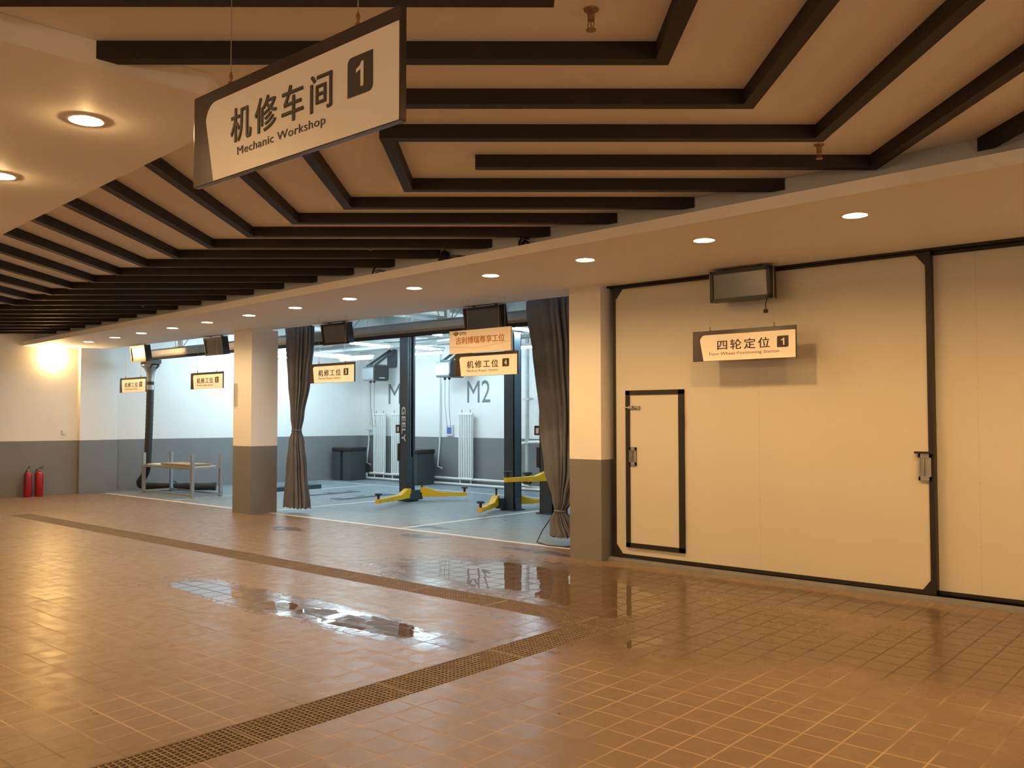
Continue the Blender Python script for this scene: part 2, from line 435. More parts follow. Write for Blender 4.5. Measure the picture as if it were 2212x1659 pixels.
# workshop walls
BZ = 4.35
struct('wall_bay_end', MB().prism([(-19.32, 8.0), (-18.34, 14.98), (-18.6, 15.1), (-19.6, 8.0)], 0, BZ), 'wall', loc=(0, 0, 0))
wb = struct('wall_back', MB().prism([(-18.6, 14.98), (-5.4, 14.80), (-5.4, 15.1), (-18.6, 15.2)], 0, BZ), 'wall', loc=(0, 0, 0))
def ywall(x): return 14.98 + (x+18.6)/13.2*(-.18)
for body, xa, xb in (('M1', -17.16, -16.42), ('M2', -14.32, -13.58)):
    b = text_mb(body, xa, xb, 1.945, 2.46, 0, .001)
    b.v = [(x, y+ywall(x)-.001, z) for x, y, z in b.v]
    obj('lettering', b, 'lettergrey', wb)
struct('wall_bay_right', MB().box((-5.55, 8.7, 0), (-5.4, 15, BZ)), 'wall', loc=(0, 0, 0))
struct('wall_header', MB().box((-20, 8.375, ZS), (-5.4, 8.5, BZ)), 'white', loc=(0, 0, 0))
b = MB().box((-19.8, 8.4, BZ), (-5.4, 15.2, BZ+.1))
struct('ceiling_bay', b, 'concrete', loc=(0, 0, 0))
b = MB()
b.box((-19, 14.15, 3.42), (-5.5, 14.75, BZ)); b.box((-19, 11.1, 3.75), (-5.5, 11.5, BZ))
for x in (-16.6, -13.05, -9.4, -6.4): b.box((x-.16, 8.5, 3.62), (x+.16, 14.75, BZ))
struct('ceiling_bay_beam', b, 'concrete', loc=(0, 0, 0))
# overhead pipes and cable trays of the workshop
for (y, z, r) in ((9.75, 3.55, .05), (10.15, 3.62, .035), (12.2, 3.5, .06), (12.9, 3.4, .04), (13.7, 3.33, .05)):
    struct('trim_pipe', MB().tube([(-18.6, y, z), (-5.6, y, z)], r), 'gpipe', smooth=True)
for (x, z, r) in ((-17.4, 3.48, .04), (-14.9, 3.44, .05), (-11.2, 3.46, .045), (-8.4, 3.44, .05)):
    struct('trim_pipe', MB().tube([(x, 8.6, z), (x, 14.7, z)], r), 'pipe', smooth=True)
struct('trim_tray', MB().box((-18.5, 13.05, 3.16), (-5.6, 13.3, 3.22)), 'gpipe')

# painted bay lines
def pline(x0, y0, x1, y1, w=.08):
    d = Vector((x1-x0, y1-y0)).normalized(); nx, ny = -d.y*w/2, d.x*w/2
    b = MB(); b.prism([(x0+nx, y0+ny), (x0-nx, y0-ny), (x1-nx, y1-ny), (x1+nx, y1+ny)], .0005, .002)
    struct('trim_line', b, 'line')
pline(-18.75, 8.47, -6.1, 8.57); pline(-18.4, 13.66, -5.8, 13.52)
for x in (-16.2, -13.04, -9.55, -6.2): pline(x, 8.6, x+.05, 13.6)

# ------------------------------------------------------------------ drain gratings
def grate_mesh(L, Wd):
    b = MB(); h = .03
    b.box((0, 0, -h), (L, .008, 0)); b.box((0, Wd-.008, -h), (L, Wd, 0)); b.box((0, 0, -h), (.012, Wd, 0)); b.box((L-.012, 0, -h), (L, Wd, 0))
    n = 10
    for i in range(1, n): y = i*Wd/n; b.box((0, y-.0035, -h), (L, y+.0035, -.001))
    k = round(L/.033)
    for i in range(1, k): x = i*L/k; b.box((x-.0035, 0, -.02), (x+.0035, Wd, -.0015))
    return b.mesh('drain_grate')
Wd = .33
gm = grate_mesh(.992, Wd); gm.materials.append(MT['grate'])
order = ['first', 'second', 'third', 'fourth', 'fifth', 'sixth', 'seventh', 'eighth', 'ninth', 'tenth', 'eleventh', 'twelfth', 'thirteenth',
         'fourteenth', 'fifteenth', 'sixteenth', 'seventeenth', 'eighteenth', 'nineteenth', 'twentieth', 'twenty-first']
def grate(me, loc, rz, label):
    o = bpy.data.objects.new('drain_grate', me); C.objects.link(o); o.location = loc; o.rotation_euler = (0, 0, rz)
    return tag(o, label, 'grate', 'steel drain gratings in the floor channel')
gc = grate_mesh(.33, Wd); gc.materials.append(MT['grate'])
grate(gc, (DXI, DY0+.005, -.001), 0, 'square steel drain grating at the corner where the two channel runs meet')
n1 = 12; L1 = (DXI-DX0)/n1
gm1 = grate_mesh(L1-.005, Wd); gm1.materials.append(MT['grate'])
for i in range(n1):
    grate(gm1, (DXI-(i+1)*L1, DY0+.005, -.001), 0, f'brown steel floor grating in the run along the workshop opening, {order[i]} from the channel corner')
for i in range(6):
    grate(gm, (DX1, DY0-(i+1)*1.0+.004, -.001), pi/2, f'brown steel floor grating in the run toward the viewer, {order[i]} from the channel corner')

# ------------------------------------------------------------------ chevron ceiling beams
BWD = .07
def beam(poly, label):
    b = MB(); b.prism([de(*p) for p in poly], ZB, ZC-.001)
    return tag(obj('ceiling_beam', b, 'beam'), label, 'beam', 'dark chevron beams across the ceiling')
VW = 5.90*sqrt(2); VS = 2.30*sqrt(2); US = -4.16*sqrt(2); UR = -.54*sqrt(2); UE = -19.45*sqrt(2)
R = [(-.38, 2.90), (.19, 3.48), (.76, 4.06), (1.325, 4.645), (1.905, 5.21), (2.48, 5.81)]
lab = ['dark beam crossing above the very front edge of the ceiling', 'dark beam along the top edge of the picture, above the big hanging sign',
       'dark L-shaped beam passing behind the top of the big hanging sign', 'dark L-shaped beam behind the right end of the big hanging sign',
       'dark L-shaped beam starting just below the right corner of the big hanging sign', 'dark L-shaped beam with a free square end, in front of the small ceiling sprinkler']
for j, (d, e) in enumerate(R):
    if j < 3: l1, l2 = e+US, e-BWD+US
    else: l1 = l2 = {3: -1.355, 4: -.757, 5: -.21}[j]
    ye = max(d-UR, -3)
    beam([(l1, e), (l2, e-BWD), (d-BWD, e-BWD), (d-BWD, ye-BWD), (d, ye), (d, e)], lab[j])
beam([(3.01, VW-3.01-.005), (3.01, 3.01-UR), (2.94, 2.94-UR), (2.94, VW-2.94-.005)], 'short dark beam meeting the soffit at the edge of the picture above the second sliding door')
for k in range(21):
    d = -.755-.543*k; e = 6.385+.543*k
    if k == 0: ae = 5.205
    elif k == 1: ae = 4.64
    else: ae = None
    x1, x2 = VW-e-.005, VW-e+BWD-.005
    if d-e > UE+.3:
        a1, a2 = (ae, ae) if ae else (VS-d+.005, VS-d-BWD+.005)
        if d-a1 < UE: a1 = d-UE
        if d+BWD-a2 < UE: a2 = d+BWD-UE
        a1, a2 = (max(a1, VS-d+.005), max(a2, VS-d-BWD+.005)) if not ae else (a1, a2)
        if UE > d-e: continue
        poly = [(d, e), (d, a1), (d+BWD, a2), (d+BWD, e-BWD), (x2, e-BWD), (x1, e)]
    else:
        dd = e+UE+.02
        poly = [(dd, e), (dd-.0, e-BWD), (x2, e-BWD), (x1, e)]
    beam(poly, f'dark chevron ceiling beam, {order[k]} row of the set receding from the big hanging sign to the end wall')

# ------------------------------------------------------------------ lamps
def downlight(loc, label, group, BC=.042, lens='lens'):
    t = thing('downlight', label, 'ceiling light', loc, 0, group)
    b = MB(); N = 32
    prof = [(.0800, .004), (.0800, -.001), (.086, -.007), (.096, -.006), (.099, -.0005)]
    v = [(r*cos(2*pi*k/N), r*sin(2*pi*k/N), z) for r, z in prof for k in range(N)]
    b.add(v, [(i*N+k, i*N+(k+1) % N, (i+1)*N+(k+1) % N, (i+1)*N+k) for i in range(len(prof)-1) for k in range(N)])
    obj('ring', b, 'lampring', t, smooth=True)
    b = MB(); prof = [(.0795, .002), (.0795, .045), (.072, .068)]
    v = [(r*cos(2*pi*k/N), r*sin(2*pi*k/N), z) for r, z in prof for k in range(N)]
    b.add(v, [(i*N+k, i*N+(k+1) % N, (i+1)*N+(k+1) % N, (i+1)*N+k) for i in range(len(prof)-1) for k in range(N)])
    obj('reflector', b, 'can', t, smooth=True)
    obj('bulb', MB().lathe([(.036*cos(a), BC+.036*sin(a)) for a in [radians(-84+16*i) for i in range(9)]], n=20), lens, t, smooth=True)
    return t
g1 = 'recessed downlights along the front soffit'
us = US_FRONT
protos = {}
for i, u in enumerate(us):
    x, y = uv(u, 6.30)
    lb = f'lit recessed downlight in the front soffit, {order[len(us)-1-i]} counted from the end wall'
    m = 'lens' if u > -4.5 else ('lens_mid' if u > -9 else 'lens_far')
    if m not in protos: protos[m] = downlight((x, y, ZS), lb, g1, lens=m)
    else: dup(protos[m], (x, y, ZS), lb)
g2 = 'recessed downlights in the near soffits'
k = 0
for u, v in NEAR_UV:
    x, y = uv(u, v)
    nm = ('lit recessed downlight beside the big hanging sign', 'lit recessed downlight cut by the picture edge')[k] if k < 2 else f'unseen recessed downlight of the near soffit outside the picture, {order[k]} in its series'
    if k == 0: proto2 = downlight((x, y, ZL), nm, g2, BC=.015, lens='lens_mid')      # the bulbs of this row hang a little below their rings
    elif u < -1: dup(proto2, (x, y, ZL), nm)
    else: dup(protos['lens'], (x, y, ZL), nm, group=g2)
    k += 1

def batten(loc, rz, label, L=1.2):
    t = thing('fluorescent_batten', label, 'tube light', loc, rz, 'fluorescent tubes of the workshop')
    obj('housing', MB().box((-L/2, -.045, .0), (L/2, .045, .05)), 'pipe', t)
    obj('tube', MB().tube([(-L/2+.02, 0, -.022), (L/2-.02, 0, -.022)], .02, 12), 'tube', t, smooth=True)
    for x in (-L*.35, L*.35): obj('hanger', MB().tube([(x, 0, .05), (x, 0, 1.33)], .004, 6), 'gpipe', t)
    return t
ty = pi/2+.14
bl = [(-13.88, 11.60, 3.10, ty, 'fluorescent tube light between the hanging screen and the lettered lift post'),
      (-14.25, 13.55, 3.16, ty, 'fluorescent tube light seen just past the lettered lift post'),
      (-9.53, 11.45, 3.10, ty, 'fluorescent tube light beside the cream banner'),
      (-16.3, 12.5, 3.02, pi/2+.2, 'thin fluorescent tube above the station three sign'),
      (-16.3, 13.2, 3.0, 0, 'fluorescent tube near the back wall above the silver reel'),
      (-13.9, 13.1, 3.0, 0, 'fluorescent tube near the back wall behind the lettered post'),
      (-11.1, 13.2, 3.0, 0, 'fluorescent tube behind the curtain beside the big column'),
      (-17.3, 10.6, 3.10, ty, 'fluorescent tube above the steel rack by the end wall'),
      (-17.0, 11.6, 3.10, ty, 'fluorescent tube behind the square column'),
      (-17.8, 12.3, 3.06, ty, 'fluorescent tube near the end wall of the workshop'),
      (-8.0, 10.5, 3.10, ty, 'fluorescent tube behind the large dark curtain'),
      (-11.3, 10.6, 3.12, ty, 'fluorescent tube above the lift bay'),
      (-7.2, 13.0, 3.0, ty, 'fluorescent tube hidden behind the big column')]
bt = None
for x, y, z, a, lb in bl:
    if bt is None: bt = batten((x, y, z), a, lb)
    else: dup(bt, (x, y, z), lb, rz=a)

def wall_lamp(loc, rz, label, m, r=.15):
    t = thing('wall_lamp', label, 'wall lamp', loc, rz)
    obj('backplate', MB().box((0, -.14, -.14), (.05, .14, .14)), 'lampring', t, bevel=.01)
    b = MB(); pr = [(r*cos(pi/2*i/8) if i < 8 else .004, r*.9*sin(pi/2*i/8)) for i in range(9)]
    b.lathe(pr, n=24); b.v = [(.05+z, y, x) for x, y, z in b.v]
    obj('globe', b, m, t, smooth=True)
wall_lamp((-19.33, 7.55, 2.86), 0, 'glowing round bulkhead lamp high on the end wall', 'flood', .19)
for k, (x, y, a) in enumerate(((-9.5, -4.79, pi/2), (-4.5, -4.79, pi/2), (.5, -4.79, pi/2), (4.59, 0.5, pi), (4.59, 4.2, pi))):  # unseen fill lamps, added to brighten the ceiling and the big sign
    wall_lamp((x, y, 1.9), a, f'unseen round fill lamp added on the hall wall behind the camera, {order[k]} along it', 'hall')

# ------------------------------------------------------------------ sliding doors
YD = 8.20
d1 = struct_root('door_1', (-3.91, YD, 0))
hw = 1.68; dz0, dz1 = .055, 3.055
obj('panel', MB().box((-hw+.03, 0, dz0+.03), (hw-.03, .06, dz1-.02)), 'door', d1)
obj('edge_frame', MB().box((-hw, -.014, dz0), (-hw+.032, .07, dz1)).box((hw-.045, -.014, dz0), (hw, .07, dz1)).box((-hw, -.014, dz0), (hw, .07, dz0+.035)).box((-hw, -.014, dz1-.022), (hw, .07, dz1)), 'frame', d1, label='black edge frame of the sliding door')
g = .10
for sx, sz in ((-1, 1), (1, 1), (-1, -1), (1, -1)):
    cx = sx*hw; cz = dz1 if sz > 0 else dz0
    obj('corner_gusset', MB().prism([(cx, cz), (cx-sx*(g+.04), cz), (cx-sx*.04, cz-sz*(g+.03)), (cx, cz-sz*(g+.03))], -.017, -.001, 'y'), 'frame', d1)
seam = MB().box((.0555, -.0006, dz0+.04), (.0575, .001, dz1-.03))
for i in range(11): seam.box((.052, -.004, .22+i*.27), (.061, 0, .229+i*.27))
obj('seam', seam, 'seam', d1)
x0, x1, z0, z1 = -1.51, -.78, .17, 1.895
wk = obj('wicket_frame', MB().box((x0, -.022, z0), (x0+.055, .01, z1)).box((x1-.065, -.022, z0), (x1, .01, z1)).box((x0, -.022, z1-.05), (x1, .01, z1)).box((x0, -.022, z0), (x1, .01, z0+.05)), 'frame', d1, label='black frame of the small wicket door')
obj('wicket_leaf', MB().box((x0+.05, -.012, z0+.045), (x1-.06, .0, z1-.045)), 'door', wk)
obj('hinge', MB().tube([(x1-.002, -.024, .4), (x1-.002, -.024, .52)], .008, 8).tube([(x1-.002, -.024, 1.5), (x1-.002, -.024, 1.62)], .008, 8), 'frame', wk)
def pull(x, z, w, h, par):
    o = obj('recess_pull', MB().box((x-w/2, -.028, z-h/2), (x-w/2+.016, -.012, z+h/2)).box((x+w/2-.016, -.028, z-h/2), (x+w/2, -.012, z+h/2)).box((x-w/2, -.028, z+h/2-.035), (x+w/2, -.012, z+h/2)).box((x-w/2, -.028, z-h/2), (x+w/2, -.012, z-h/2+.035)).box((x-w/2, -.018, z-h/2), (x+w/2, -.011, z+h/2)), 'galv', par, label='recessed steel pull')
    obj('grip', MB().tube([(x-.008, -.022, z-h/2+.035), (x-.008, -.03, z), (x-.008, -.022, z+h/2-.035)], .008, 8), 'galv', o, smooth=True)
pull(x0+.095, 1.17, .085, .20, d1)
lt = obj('slide_bolt', MB().box((x0+.04, -.03, 1.690), (x0+.13, -.012, 1.722)).tube([(x0-.012, -.032, 1.706), (x0+.17, -.032, 1.706)], .007, 8).box((x0+.15, -.034, 1.688), (x0+.185, -.012, 1.724)), 'galv', d1, label='steel slide bolt')
obj('bolt_knob', MB().tube([(x0+.105, -.032, 1.706), (x0+.11, -.05, 1.725)], .008, 8), 'galv', lt)
pull(hw-.075, 1.16, .105, .235, d1)
obj('lock_hasp', MB().box((hw-.155, -.05, 1.278), (hw-.002, -.012, 1.296)), 'frame', d1)
d2 = struct_root('door_2', (-.2, YD+.075, 0))
obj('panel', MB().box((-2.05, 0, dz0+.03), (1.68, .06, dz1-.02)), 'door', d2)
obj('edge_frame', MB().box((-2.05, -.014, dz0), (1.68, .07, dz0+.03)).box((-2.05, -.014, dz1-.03), (1.68, .07, dz1)).box((1.65, -.014, dz0), (1.68, .07, dz1)), 'frame', d2, label='black edge frame of the sliding door')
seam = MB().box((-1.6965, -.0006, dz0+.04), (-1.6945, .001, dz1-.03))
for i in range(11): seam.box((-1.700, -.004, .22+i*.27), (-1.691, 0, .229+i*.27))
obj('seam', seam, 'seam', d2)
seam = MB().box((-.51, -.0015, dz0+.04), (-.507, .001, dz1-.03)); obj('seam', seam, 'seam', d2)
b = MB().box((-5.66, 8.13, .0), (1.6, 8.19, .028)).box((-5.66, 8.155, .028), (1.6, 8.17, .05))
struct('trim_track', b, 'galv')
struct('trim_track', MB().box((-5.66, 8.28, .0), (1.6, 8.36, .03)), 'frame')
struct('trim_track', MB().box((-5.66, 8.17, 3.06), (1.6, 8.36, 3.079)), 'frame')
struct('wall_front', MB().box((1.5, 8.2, 0), (4.6, 8.36, ZS)), 'wall', loc=(0, 0, 0))

# ------------------------------------------------------------------ signs
def round_poly(x0, x1, z0, z1, rTL=0, rBR=0, lean=0, rTR=0, rBL=0, n=7):
    p = []
    def arc(cx, cz, r, a0, a1):
        for i in range(n+1):
            a = a0+(a1-a0)*i/n; p.append((cx+r*cos(a), cz+r*sin(a)))
    p.append((x0+lean, z0))
    if rBR: arc(x1-rBR, z0+rBR, rBR, -pi/2, 0)
    else: p.append((x1, z0))
    p.append((x1, z1))
    if rTL: arc(x0+rTL, z1-rTL, rTL, pi/2, pi*.97)
    else: p.append((x0, z1))
    return p
def sign(name, label, loc, W_, H_, zh, en, num, L, wires, ztop, T=.022, rz=0.0, sp=1.35, bold=.014, bscale=True):
    """Board in local XZ facing -Y, lower corner at the origin; L: layout fractions."""
    t = thing(name, label, 'sign', loc, rz, 'hanging direction signs')
    obj('board', MB().box((0, 0, 0), (W_, T, H_)), 'sign_dark', t, bevel=.002)
    x0, x1 = L['pan'][0]*W_, W_*.9965; zt = H_*(1-L['pan'][2])
    obj('face_panel', MB().prism(round_poly(x0, x1, H_*.006, zt, rTL=H_*L['r'], lean=(L['pan'][1]-L['pan'][0])*W_), -.0025, .0005, 'y'), 'sign_white', t, label='cream face panel with slanted edge')
    def T_(body, f, m, **k):
        return obj('lettering', text_mb(body, f[0]*W_, f[1]*W_, f[2]*H_, f[3]*H_, -.0026, .0016, **k), m, t)
    T_(zh, L['zh'], 'ink', bold=bold, space=sp)
    T_(en, L['en'], L.get('enm', 'ink_soft'), bold=.0, space=1.06)
    f = L['bd']; rr = (f[3]-f[2])*H_*.16
    bd = obj('number_badge', MB().prism(round_poly(f[0]*W_, f[1]*W_, f[2]*H_, f[3]*H_, rTL=rr, rBR=rr), -.0045, -.0026, 'y'), 'ink', t, label='dark rounded number badge')
    cx = (f[0]+f[1])/2*W_; ww = (f[1]-f[0])*W_; hh = (f[3]-f[2])*H_; cz = (f[2]+f[3])/2*H_
    nh = hh*.62
    if num == '1':
        q = [(.06, -.5), (.24, -.5), (.24, .5), (.11, .5), (.02, .36), (-.22, .25), (-.22, .10), (.06, .21)]
        nb = MB().prism([(cx+a*nh, cz+c*nh) for a, c in q], -.0056, -.0046, 'y')
    else:
        nb = text_mb(num, cx-nh*.29, cx+nh*.29, cz-nh/2, cz+nh/2, -.0046, .001, bold=.02)
    obj('numeral', nb, 'sign_white', bd)
    for wx in wires:
        w = obj('hanging_wire', MB().tube([(wx*W_, T/2, H_), (wx*W_, T/2, ztop-loc[2])], .0016, 5), 'wire', t)
        obj('wire_clip', MB().lathe([(.010, 0), (.010, .008), (.004, .012), (.007, .03), (.002, .045)], (wx*W_, T/2, H_), 10), 'brass', w, smooth=True)
    return t
LB = dict(pan=(.078, .126, .137), r=.20, zh=(.228, .728, .335, .690), en=(.264, .700, .165, .275), bd=(.796, .898, .345, .705), enm='ink')
LS = dict(pan=(.080, .108, .135), r=.14, zh=(.206, .710, .345, .675), en=(.206, .703, .150, .285), bd=(.775, .877, .350, .695))
L5 = dict(pan=(.077, .112, .138), r=.20, zh=(.255, .762, .345, .675), en=(.172, .850, .155, .275), bd=(.830, .935, .335, .690))
sign('hanging_sign', 'large hanging sign reading Mechanic Workshop close overhead', (-2.893, 1.60, 2.419), 1.10, .324, '机修车间', 'Mechanic Workshop', '1', LB, (.2, .82), ZC, T=.024, sp=1.30)
SW, SH = 1.045, .285
en = 'Machine Repair Station'
for x, z, num, lb, wd in ((-17.03, 2.088, '1', 'small repair station sign with numeral one, in front of the black exhaust hose', 'one'),
                      (-14.34, 2.095, '2', 'small repair station sign with numeral two, between hose and square column', 'two'),
                      (-10.88, 2.11, '3', 'small repair station sign with numeral three, beside the tied slim curtain', 'three'),
                      (-7.83, 2.115, '4', 'small repair station sign with numeral four, under the cream banner', 'four')):
    sign('hanging_sign', lb, (x, 7.93, z), SW, SH, '机修工位', en, num, LS, (.2, .8), ZS, sp=1.30)
sign('hanging_sign', 'sign reading Four Wheel Positioning Station in front of the sliding door', (-4.395, 7.86, 2.155), 1.075, .302, '四轮定位', 'Four Wheel Positioning Station', '1', L5, (.175, .80), ZS, sp=1.30)

t = thing('banner_board', 'plain cream banner board with orange lettering above the station four sign', 'sign', (-7.885, 7.885, 2.402))
BWi, BH = 1.035, .288
obj('board', MB().box((0, 0, 0), (BWi, .03, BH)), 'banner', t, bevel=.002)
obj('lettering', text_mb('吉利博瑞尊享工位', .115*BWi, .905*BWi, .40*BH, .715*BH, -.0005, .0015, bold=.012, space=1.0), 'orange', t, label='orange lettering')
obj('lettering', text_mb('吉利汽车', .175*BWi, .29*BWi, .855*BH, .935*BH, -.0005, .0012, bold=.01), 'ink', t)
obj('lettering', text_mb('GEELY AUTO', .175*BWi, .29*BWi, .795*BH, .840*BH, -.0005, .0012), 'ink_soft', t)
sx, sz = .115*BWi, .865*BH
def shield(w, h): return [(sx-w, sz+h*.8), (sx, sz+h), (sx+w, sz+h*.8), (sx+w, sz-h*.25), (sx, sz-h), (sx-w, sz-h*.25)]
sh = obj('shield_emblem', MB().prism(shield(.042, .026), -.0025, -.0005, 'y'), 'ink', t, label='dark shield emblem with gold cells')
b = MB()
for i in (-1, 0, 1):
    b.box((sx+i*.024-.009, -.0035, sz+.003), (sx+i*.024+.009, -.0024, sz+.017)); b.box((sx+i*.021-.008, -.0035, sz-.012), (sx+i*.021+.008, -.0024, sz-.002))
obj('emblem_cell', b, 'gold', sh)
b = MB()
crv = [(0, .30), (.2, .255), (.42, .215), (.62, .255), (.82, .33), (1.0, .41)]
for (a, c), (a2, c2) in zip(crv, crv[1:]): b.bar((a*BWi, -.0008, c*BH), (a2*BWi, -.0008, c2*BH), .001, .0035)
obj('swoosh_line', b, 'carton', t)
for wx in (.22, .80): obj('hanging_wire', MB().tube([(wx*BWi, .015, BH), (wx*BWi, .015, ZS-2.402)], .0016, 5), 'wire', t)

# ------------------------------------------------------------------ hanging screens
def monitor(loc, rz, W_, H_, D_, label, tilt, cable=False, top=ZS):
    t = thing('hanging_screen', label, 'screen', loc, rz, 'screens hanging under the soffit')
    tt = radians(tilt)
    def tr(b):
        b.v = [(x, y*cos(tt)-z*sin(tt), y*sin(tt)+z*cos(tt)) for x, y, z in b.v]; return b
    # tilt: the upper edge leans toward the viewer
    bz = .035
    obj('casing', tr(MB().box((-W_/2, .0, -H_), (W_/2, D_, 0)).box((-W_/2, -.02, -H_), (-W_/2+bz, 0, 0)).box((W_/2-bz, -.02, -H_), (W_/2, 0, 0)).box((-W_/2, -.02, -H_), (W_/2, 0, -H_+bz)).box((-W_/2, -.02, -bz), (W_/2, 0, 0))), 'plastic', t)
    obj('screen', tr(MB().box((-W_/2+bz, -.006, -H_+bz), (W_/2-bz, .0, -bz))), 'screen', t, label='blank dark grey screen')
    obj('bracket', MB().bar((-W_*.3, D_*.6, -.02), (-W_*.3, D_*.6, top-loc[2]), .03).bar((W_*.3, D_*.6, -.02), (W_*.3, D_*.6, top-loc[2]), .03), 'frame', t)
    if cable:
        c = obj('power_cable', MB().tube([(W_/2-.06, .06, -H_+.01), (W_/2-.075, .05, -H_-.06), (W_/2-.07, .05, -H_-.11)], .005, 6), 'rubber', t)
        obj('plug', MB().box((W_/2-.09, .035, -H_-.14), (W_/2-.055, .065, -H_-.105)), 'rubber', c)
    return t
for x, w, lb in ((-17.33, .62, 'hanging screen with a warm reflection, over the black exhaust hose'),
              (-14.46, .62, 'blank hanging screen beside the top of the square column'),
              (-10.95, .62, 'blank hanging screen beside the top of the slim curtain'),
              (-7.82, .66, 'blank hanging screen above the cream banner board')):
    monitor((x, 8.42, 3.06), 0, w, .33, .11, lb, 9)
monitor((-3.915, 7.93, 3.055), 0, .64, .31, .12, 'blank hanging screen above the four wheel sign, in front of the sliding door', 4, True)

# ------------------------------------------------------------------ curtains
def curtain(name, label, loc, prof, seed, folds, depth, tie, flare_n=264):
    """prof: list of (z, x centre, half width, half depth)."""
    rnd = random.Random(seed); ph = [rnd.uniform(0, 6.28) for _ in range(8)]
    N = flare_n; rows = 44
    def lerp(z):
        for (za, xa, wa, da), (zb_, xb, wb_, db) in zip(prof, prof[1:]):
            if za >= z >= zb_:
                q = (za-z)/(za-zb_); q2 = q*q*(3-2*q)
                return xa+(xb-xa)*q2, wa+(wb_-wa)*q2, da+(db-da)*q2
        return prof[-1][1:]
    zs = sorted(set([prof[0][0]+(prof[-1][0]-prof[0][0])*i/rows for i in range(rows+1)] + [p[0] for p in prof]), reverse=True)
    v = []; f = []
    for i, z in enumerate(zs):
        cx, hw_, hd = lerp(z)
        for k in range(N):
            a = 2*pi*k/N
            q = abs(sin(folds*a/2+ph[0]+.5*sin(z*1.7+ph[1])+.8*sin(2*a+ph[6])))
            m = .70 + .40*q**.6 + .13*sin((folds//2)*a+ph[2]+.8*sin(z*2.6)) + .07*sin(3*a+ph[3]+z)
            m += .05*sin(25*a+ph[4]+1.5*sin(2.3*z))
            v.append((cx+hw_*.86*cos(a)*m, hd*sin(a)*m, z + (.018*sin(folds*a+ph[5]) if i in (0, len(zs)-1) else 0)))
    for i in range(len(zs)-1):
        for k in range(N): f.append((i*N+k, i*N+(k+1) % N, (i+1)*N+(k+1) % N, (i+1)*N+k))
    f += [tuple(range(N))]
    t = thing(name, label, 'curtain', loc)
    b = MB(); b.add(v, f); obj('cloth', b, 'curtain', t, smooth=True)
    tx, tw, td = lerp(tie)
    b = MB(); pts = [(tx+tw*1.02*cos(2*pi*k/18), td*1.05*sin(2*pi*k/18), tie) for k in range(19)]
    b.tube(pts, .016, 8); obj('tie_band', b, 'curtain', t, smooth=True)
    b = MB()
    z0 = prof[0][0]
    for k in range(7):
        x = prof[0][1]-prof[0][2]*.85 + prof[0][2]*1.7*k/6
        b.tube([(x, 0, z0-.03), (x, 0, z0+.06)], .005, 6)
    obj('hook', b, 'galv', t)
    return t
curtain('curtain', 'slim grey brown curtain tied in the middle beside the square column', (-12.38, 8.80, 0),
        [(3.13, -.01, .345, .12), (2.9, -.0, .325, .12), (2.2, -.01, .245, .11), (1.62, -.045, .135, .08), (1.385, -.05, .085, .06), (1.2, -.05, .155, .09), (.75, -.04, .235, .11), (.10, -.02, .305, .13)], 3, 16, .12, 1.385)
curtain('curtain', 'wide grey brown curtain tied near the floor against the big column', (-6.86, 8.80, 0),
        [(3.12, -.01, .47, .14), (2.4, .06, .44, .14), (1.6, .12, .38, .14), (.95, .12, .29, .13), (.55, .08, .14, .08), (.42, .05, .080, .065), (.30, .07, .16, .09), (.11, .16, .24, .12)], 11, 26, .14, .42)
struct('trim_curtain_track', MB().box((-13, 8.78, 3.17), (-6.2, 8.82, 3.20)), 'galv')

